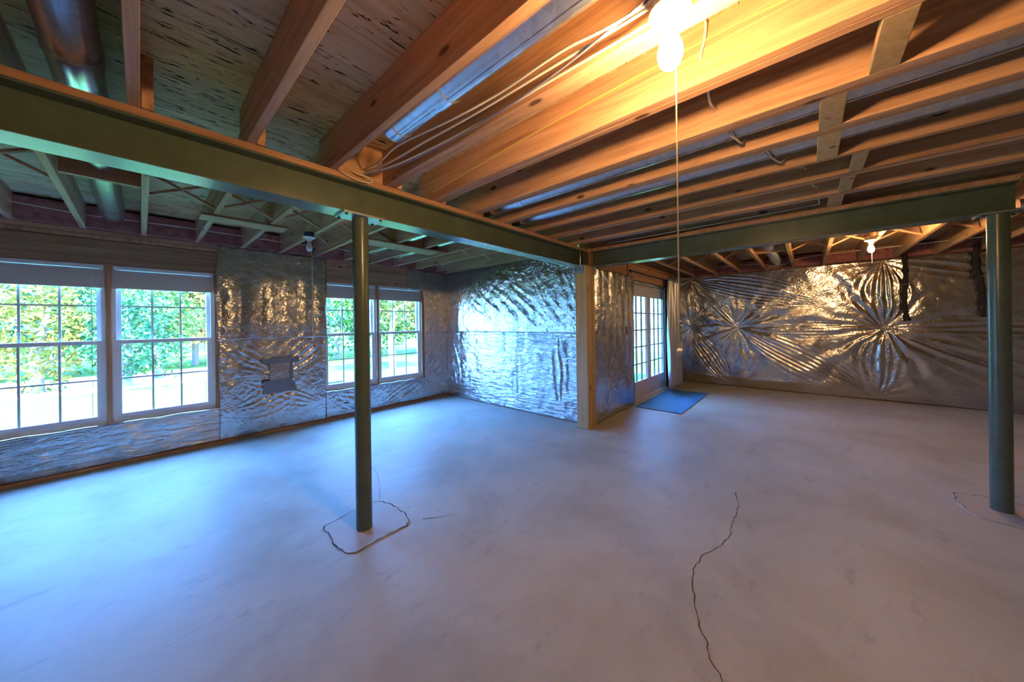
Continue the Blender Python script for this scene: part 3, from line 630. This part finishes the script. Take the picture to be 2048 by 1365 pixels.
cable('electric_cable', [(8.15, 2.05, 2.55), (8.20, 1.2, 2.555), (8.15, .65, 2.52), (8.14, .54, 2.472), (8.12, .42, 2.462), (8.1, .30, 2.472), (8.1, .2, 2.52), (8.03, -.18, 2.56), (7.95, -1.08, 2.555), (7.95, -2.2, 2.56), (7.95, -3.2, 2.56)], .006, 'cable_white', 'white cable through the joists above the creased foil wall, passing under a duct')
cable('electric_cable', [(7.8, -.25, 2.53), (7.75, -1.05, 2.535), (7.7, -2.1, 2.53), (7.7, -3.2, 2.53)], .006, 'cable_white', 'white cable through the joists starting at the far lit bulb')

# ------------------------------------------------------------------ bulb holders
def bulb_prof(s=1.0): return [(0.0005, -.118*s), (.014*s, -.115*s), (.024*s, -.105*s), (.030*s, -.088*s), (.031*s, -.074*s), (.028*s, -.058*s), (.020*s, -.036*s), (.0145*s, -.022*s), (.0135*s, -.004*s), (.0135*s, .004)]
def lampholder(x, y, z, mat, boxmat, label, cord=None, ball=False, s=1.0, boxh=.04):
    t = thing('bulb_holder', (x, y, z), label, 'light')
    MB().lathe((x, y, z), [(.001, boxh), (.050, boxh), (.052, boxh-.004), (.052, .0), (.001, 0)], 8).build('junction_box', boxmat, t)
    d = MB().lathe((x, y, z), [(.001, 0), (.060, 0), (.062, -.004), (.060, -.009), (.045, -.014), (.030, -.020), (.024, -.030), (.023, -.042), (.019, -.044), (.001, -.044)], 28).build('porcelain_base', 'porcelain', t)
    for k in (-1, 1): MB().lathe((x+.042*k, y, z-.014), [(.006, .004), (.006, -.003), (.001, -.004)], 8).build('screw', 'box_grey', d)
    MB().lathe((x, y, z-.040), bulb_prof(s), 24).build('bulb', mat, t)
    if cord:
        cx, cy_ = x+.022, y-.010
        MB().tube([(cx, cy_, z-.012), (cx, cy_, cord)], .0022, 6).build('pull_cord', 'cord', t)
        if ball: MB().lathe((cx, cy_, cord), [(.001, .012), (.008, .008), (.010, 0), (.008, -.008), (.001, -.012)], 12).build('cord_ball', 'porcelain', t)
lampholder(1.112, .312, 2.405, 'bulb_lit', 'box_grey', 'lit bare bulb in a porcelain holder with a long pull cord', 1.335, True, 1.2)
lampholder(1.235, 4.06, 2.402, 'bulb_off', 'box_blue', 'unlit bare bulb in a white holder on a dark blue box above the windows', 1.25, False, boxh=.05)
lampholder(6.05, -.60, 2.405, 'bulb_lit', 'box_grey', 'lit bare bulb near the creased foil wall with a short cord', 2.12, False)

# ------------------------------------------------------------------ insulated pipes hanging on the right wall
def ipipe(v0, v1, zt, zb, label):
    t = thing('insulated_pipe', (UF-.12, v1, zb), label, 'pipe')
    pts = spline([(UF-.13, v0, zt), (UF-.12, v0-.01, (zt+zb)/2+.2), (UF-.11, v1+.015, (zt+zb)/2-.15), (UF-.115, v1, zb+.10), (UF-.12, v1-.005, zb)], 8)
    MB().tube(pts, [.030 + .006*math.sin(i*1.3) for i in range(len(pts))], 14).build('foam_sleeve', 'black_foam', t)
    MB().tube([(UF-.13, v1-.005, zb+.055), (UF-.13, v1-.012, zb-.012)], [.042, .046], 12).build('end_wrap', 'black_foam', t)
    MB().tube([(UF-.115, (v0+v1)/2, (zt+zb)/2+.05), (UF-.115, (v0+v1)/2, (zt+zb)/2+.058)], .036, 12).build('strap', 'box_grey', t)
ipipe(-1.205, -1.215, 2.47, 1.39, 'black foam wrapped pipe hanging on the creased foil wall beside the star crease')
ipipe(-1.915, -1.985, 2.52, 1.44, 'black foam wrapped pipe hanging on the foil wall behind the green column')

# ------------------------------------------------------------------ the rest of the house and outdoors
up = struct(MB().box(U0-.14, UM+.14, VB-.14, VW+T, ZP+.12, 7.6).box(UM+.14, UF+.14, VB-.14, VD+.14, ZP+.12, 7.6).build('wall_upper', 'siding'))
GZ = -.15
lw = MB().add([(-60, -40, GZ-.01), (80, -40, GZ-.01), (80, 90, GZ-.01), (-60, 90, GZ-.01)], [(0, 1, 2, 3)]).build('lawn', 'lawn', None)
tag(lw, 'short green lawn outside the windows, sunlit beyond the house shadow', 'lawn', kind='stuff')
rd = MB().box(-40, 4.3, 13.2, 17.5, GZ-.05, GZ+.01).build('driveway', 'asphalt', None); tag(rd, 'pale sunlit driveway crossing beyond the lawn', 'driveway'); 

def leaves(n, rx, rz, size, seed, shell=.45):
    r = np.random.default_rng(seed)
    d = r.normal(size=(n, 3)); d /= np.linalg.norm(d, axis=1)[:, None]; rad = (shell + (1-shell)*r.random(n)**.6)
    lump = 1 + .25*np.sin(d[:, 0]*5+seed)*np.cos(d[:, 1]*4) + .18*np.sin(d[:, 2]*7+seed)
    c = d*(rad*lump)[:, None]*np.array([rx, rx, rz])
    a = r.normal(size=(n, 3)); a /= np.linalg.norm(a, axis=1)[:, None]; b = np.cross(a, r.normal(size=(n, 3))); b /= np.linalg.norm(b, axis=1)[:, None]
    s = size*(.6+.8*r.random(n))[:, None]
    V = np.stack([c-a*s, c+b*s*.45, c+a*s, c-b*s*.45], 1).reshape(-1, 3); F = np.arange(4*n).reshape(n, 4)
    return V, F
tn = [0]
def tree(x, y, h, rx, mat, label, trunk='bark', tr=.12, n=2600, size=.16, low=.3, name='tree', cat='tree'):
    tn[0] += 1; s = 300+tn[0]; gz = GZ
    t = thing(name, (x, y, gz), label, cat); rnd = random.Random(s)
    rz = h*(1-low)/2; cz = h*low + rz
    V, F = leaves(n, rx, rz, size, s); V = V + np.array([0, 0, cz])
    me = bpy.data.meshes.new('crown'); me.from_pydata(V.tolist(), [], F.tolist()); me.materials.append(M[mat]); me.update()
    o = bpy.data.objects.new('crown', me); COL.objects.link(o); o.parent = t
    b = MB(); b.tube([(x, y, gz-.1), (x+.05*rnd.uniform(-1, 1), y, gz+h*.3), (x+.2*rnd.uniform(-1, 1), y+.1, gz+h*.75)], [tr, tr*.8, tr*.3], 10)
    for k in range(5):
        z0 = gz+h*(low+.05+.1*k); a = rnd.uniform(0, 6.28); b.tube([(x, y, z0), (x+rx*.5*math.cos(a), y+rx*.5*math.sin(a), z0+h*.14)], [tr*.4, tr*.15], 6)
    b.build('trunk', trunk, t)
TR = [(-5.6, 19.5, 7, 2.2, 'leaf_green', 'leafy green tree beyond the driveway, farthest from the neighbour house'), (-3.1, 18.6, 6.5, 2.0, 'leaf_teal', 'blue-green leafy tree beyond the driveway'),
      (-1.7, 14.2, 3.0, 1.0, 'leaf_yellow', 'yellowing rounded bush seen through the window left of the brown stud'), (-.6, 18.5, 6.8, 2.2, 'leaf_green', 'tall bright green tree behind the yellowing bushes'),
      (-.25, 13.6, 2.6, .9, 'leaf_teal', 'low blue-green bush behind the brown window stud'), (1.5, 19.0, 7.2, 2.2, 'leaf_orange', 'orange tinged tree above the white neighbour house'), (-2.6, 22, 9, 3.0, 'leaf_yellow', 'tall yellow-green tree far behind'), (3.6, 20.5, 8, 2.4, 'leaf_green', 'tall green tree close beside the neighbour house'),
      (.35, 15.2, 3.4, 1.1, 'leaf_green', 'mid green bush between driveway and neighbour house'), (6.3, 17.0, 7.5, 2.4, 'leaf_teal', 'blue-green tree seen through the right twin window'), (8.8, 16.5, 7.5, 2.4, 'leaf_green', 'green tree seen behind the pale trunk'), (11.5, 16.0, 7.5, 2.5, 'leaf_orange', 'autumn orange tree at the edge of the lawn'), (9.3, 21, 10, 3.2, 'leaf_yellow', 'tall yellow-green tree behind the pale trunk'), (14.5, 17.5, 8, 2.8, 'leaf_green', 'broad green tree at the edge of the lawn'), (5.0, 24, 10, 3.4, 'leaf_green', 'very tall green tree far beyond the lawn')]
for a in TR:
    bush = a[2] < 4
    if not bush: a = a[:2] + (3.9 + .07*(a[1]-16) + .25*math.sin(a[0]*7),) + a[3:]
    tree(*a, low=.06 if bush else .14, name='bush' if bush else 'tree', cat='bush' if bush else 'tree', size=.065 if bush else .105, n=3200 if bush else 4200)
tree(6.05, 11.2, 3.6, 1.3, 'leaf_orange', 'slim tree with a pale trunk on the lawn near the right twin window', 'bark_pale', .13, 1500, .08, .5)
tree(5.2, 11.8, 3.3, 1.1, 'leaf_green', 'small tree with a leaning pale trunk beside the slim tree', 'bark_pale', .08, 1200, .08, .5)

hs = thing('neighbour_house', (2.6, 27, GZ-.45), 'white neighbour house with windows seen past the bushes', 'house')
MB().box(.2, 5.6, 26, 31, GZ-.6, 2.2).build('house_wall', 'siding', hs)
MB().add([(-.1, 25.7, 2.1), (5.9, 25.7, 2.1), (5.9, 31.3, 2.1), (-.1, 31.3, 2.1), (-.1, 28.5, 4.1), (5.9, 28.5, 4.1)], [(0, 1, 5, 4), (2, 3, 4, 5), (0, 4, 3), (1, 2, 5), (0, 3, 2, 1)]).build('house_roof', 'roof', hs)
for x in (1.2, 2.2, 3.6, 4.6):
    w_ = MB().box(x-.32, x+.32, 25.95, 26.02, .1, 1.2).build('house_window', 'vinyl', hs); MB().box(x-.26, x+.26, 25.93, 25.97, .16, 1.14).build('pane', 'house_glass', w_)
sh = thing('siding_house', (18, 7, GZ-.2), 'pale house wall with clapboard siding seen through the french door', 'house')
b = MB(); z = GZ-.3; 
while z < 3.1: b.add([(17.30, 2.4, z), (17.30, 13, z), (17.34, 13, z+.2), (17.34, 2.4, z+.2)], [(0, 1, 2, 3)]); z += .2
b.box(17.345, 24, 2.4, 13, GZ-.3, 3.1); b.build('clapboard_wall', 'siding', sh)
MB().box(17.2, 24.3, 2.3, 13.1, 3.1, 3.25).build('house_roof', 'roof', sh)
ac = thing('utility_box', (3.2, 9.0, GZ-.12), 'small green-grey utility box on the lawn below the right twin window', 'box')
MB().box(2.97, 3.42, 8.8, 9.2, GZ-.14, .02).build('housing', 'metal_green', ac, .02); MB().box(2.95, 3.44, 8.78, 9.22, .02, .06).build('lid', 'metal_green', ac, .01)

for o in bpy.data.objects:
    if '_b' in o: del o['_b']
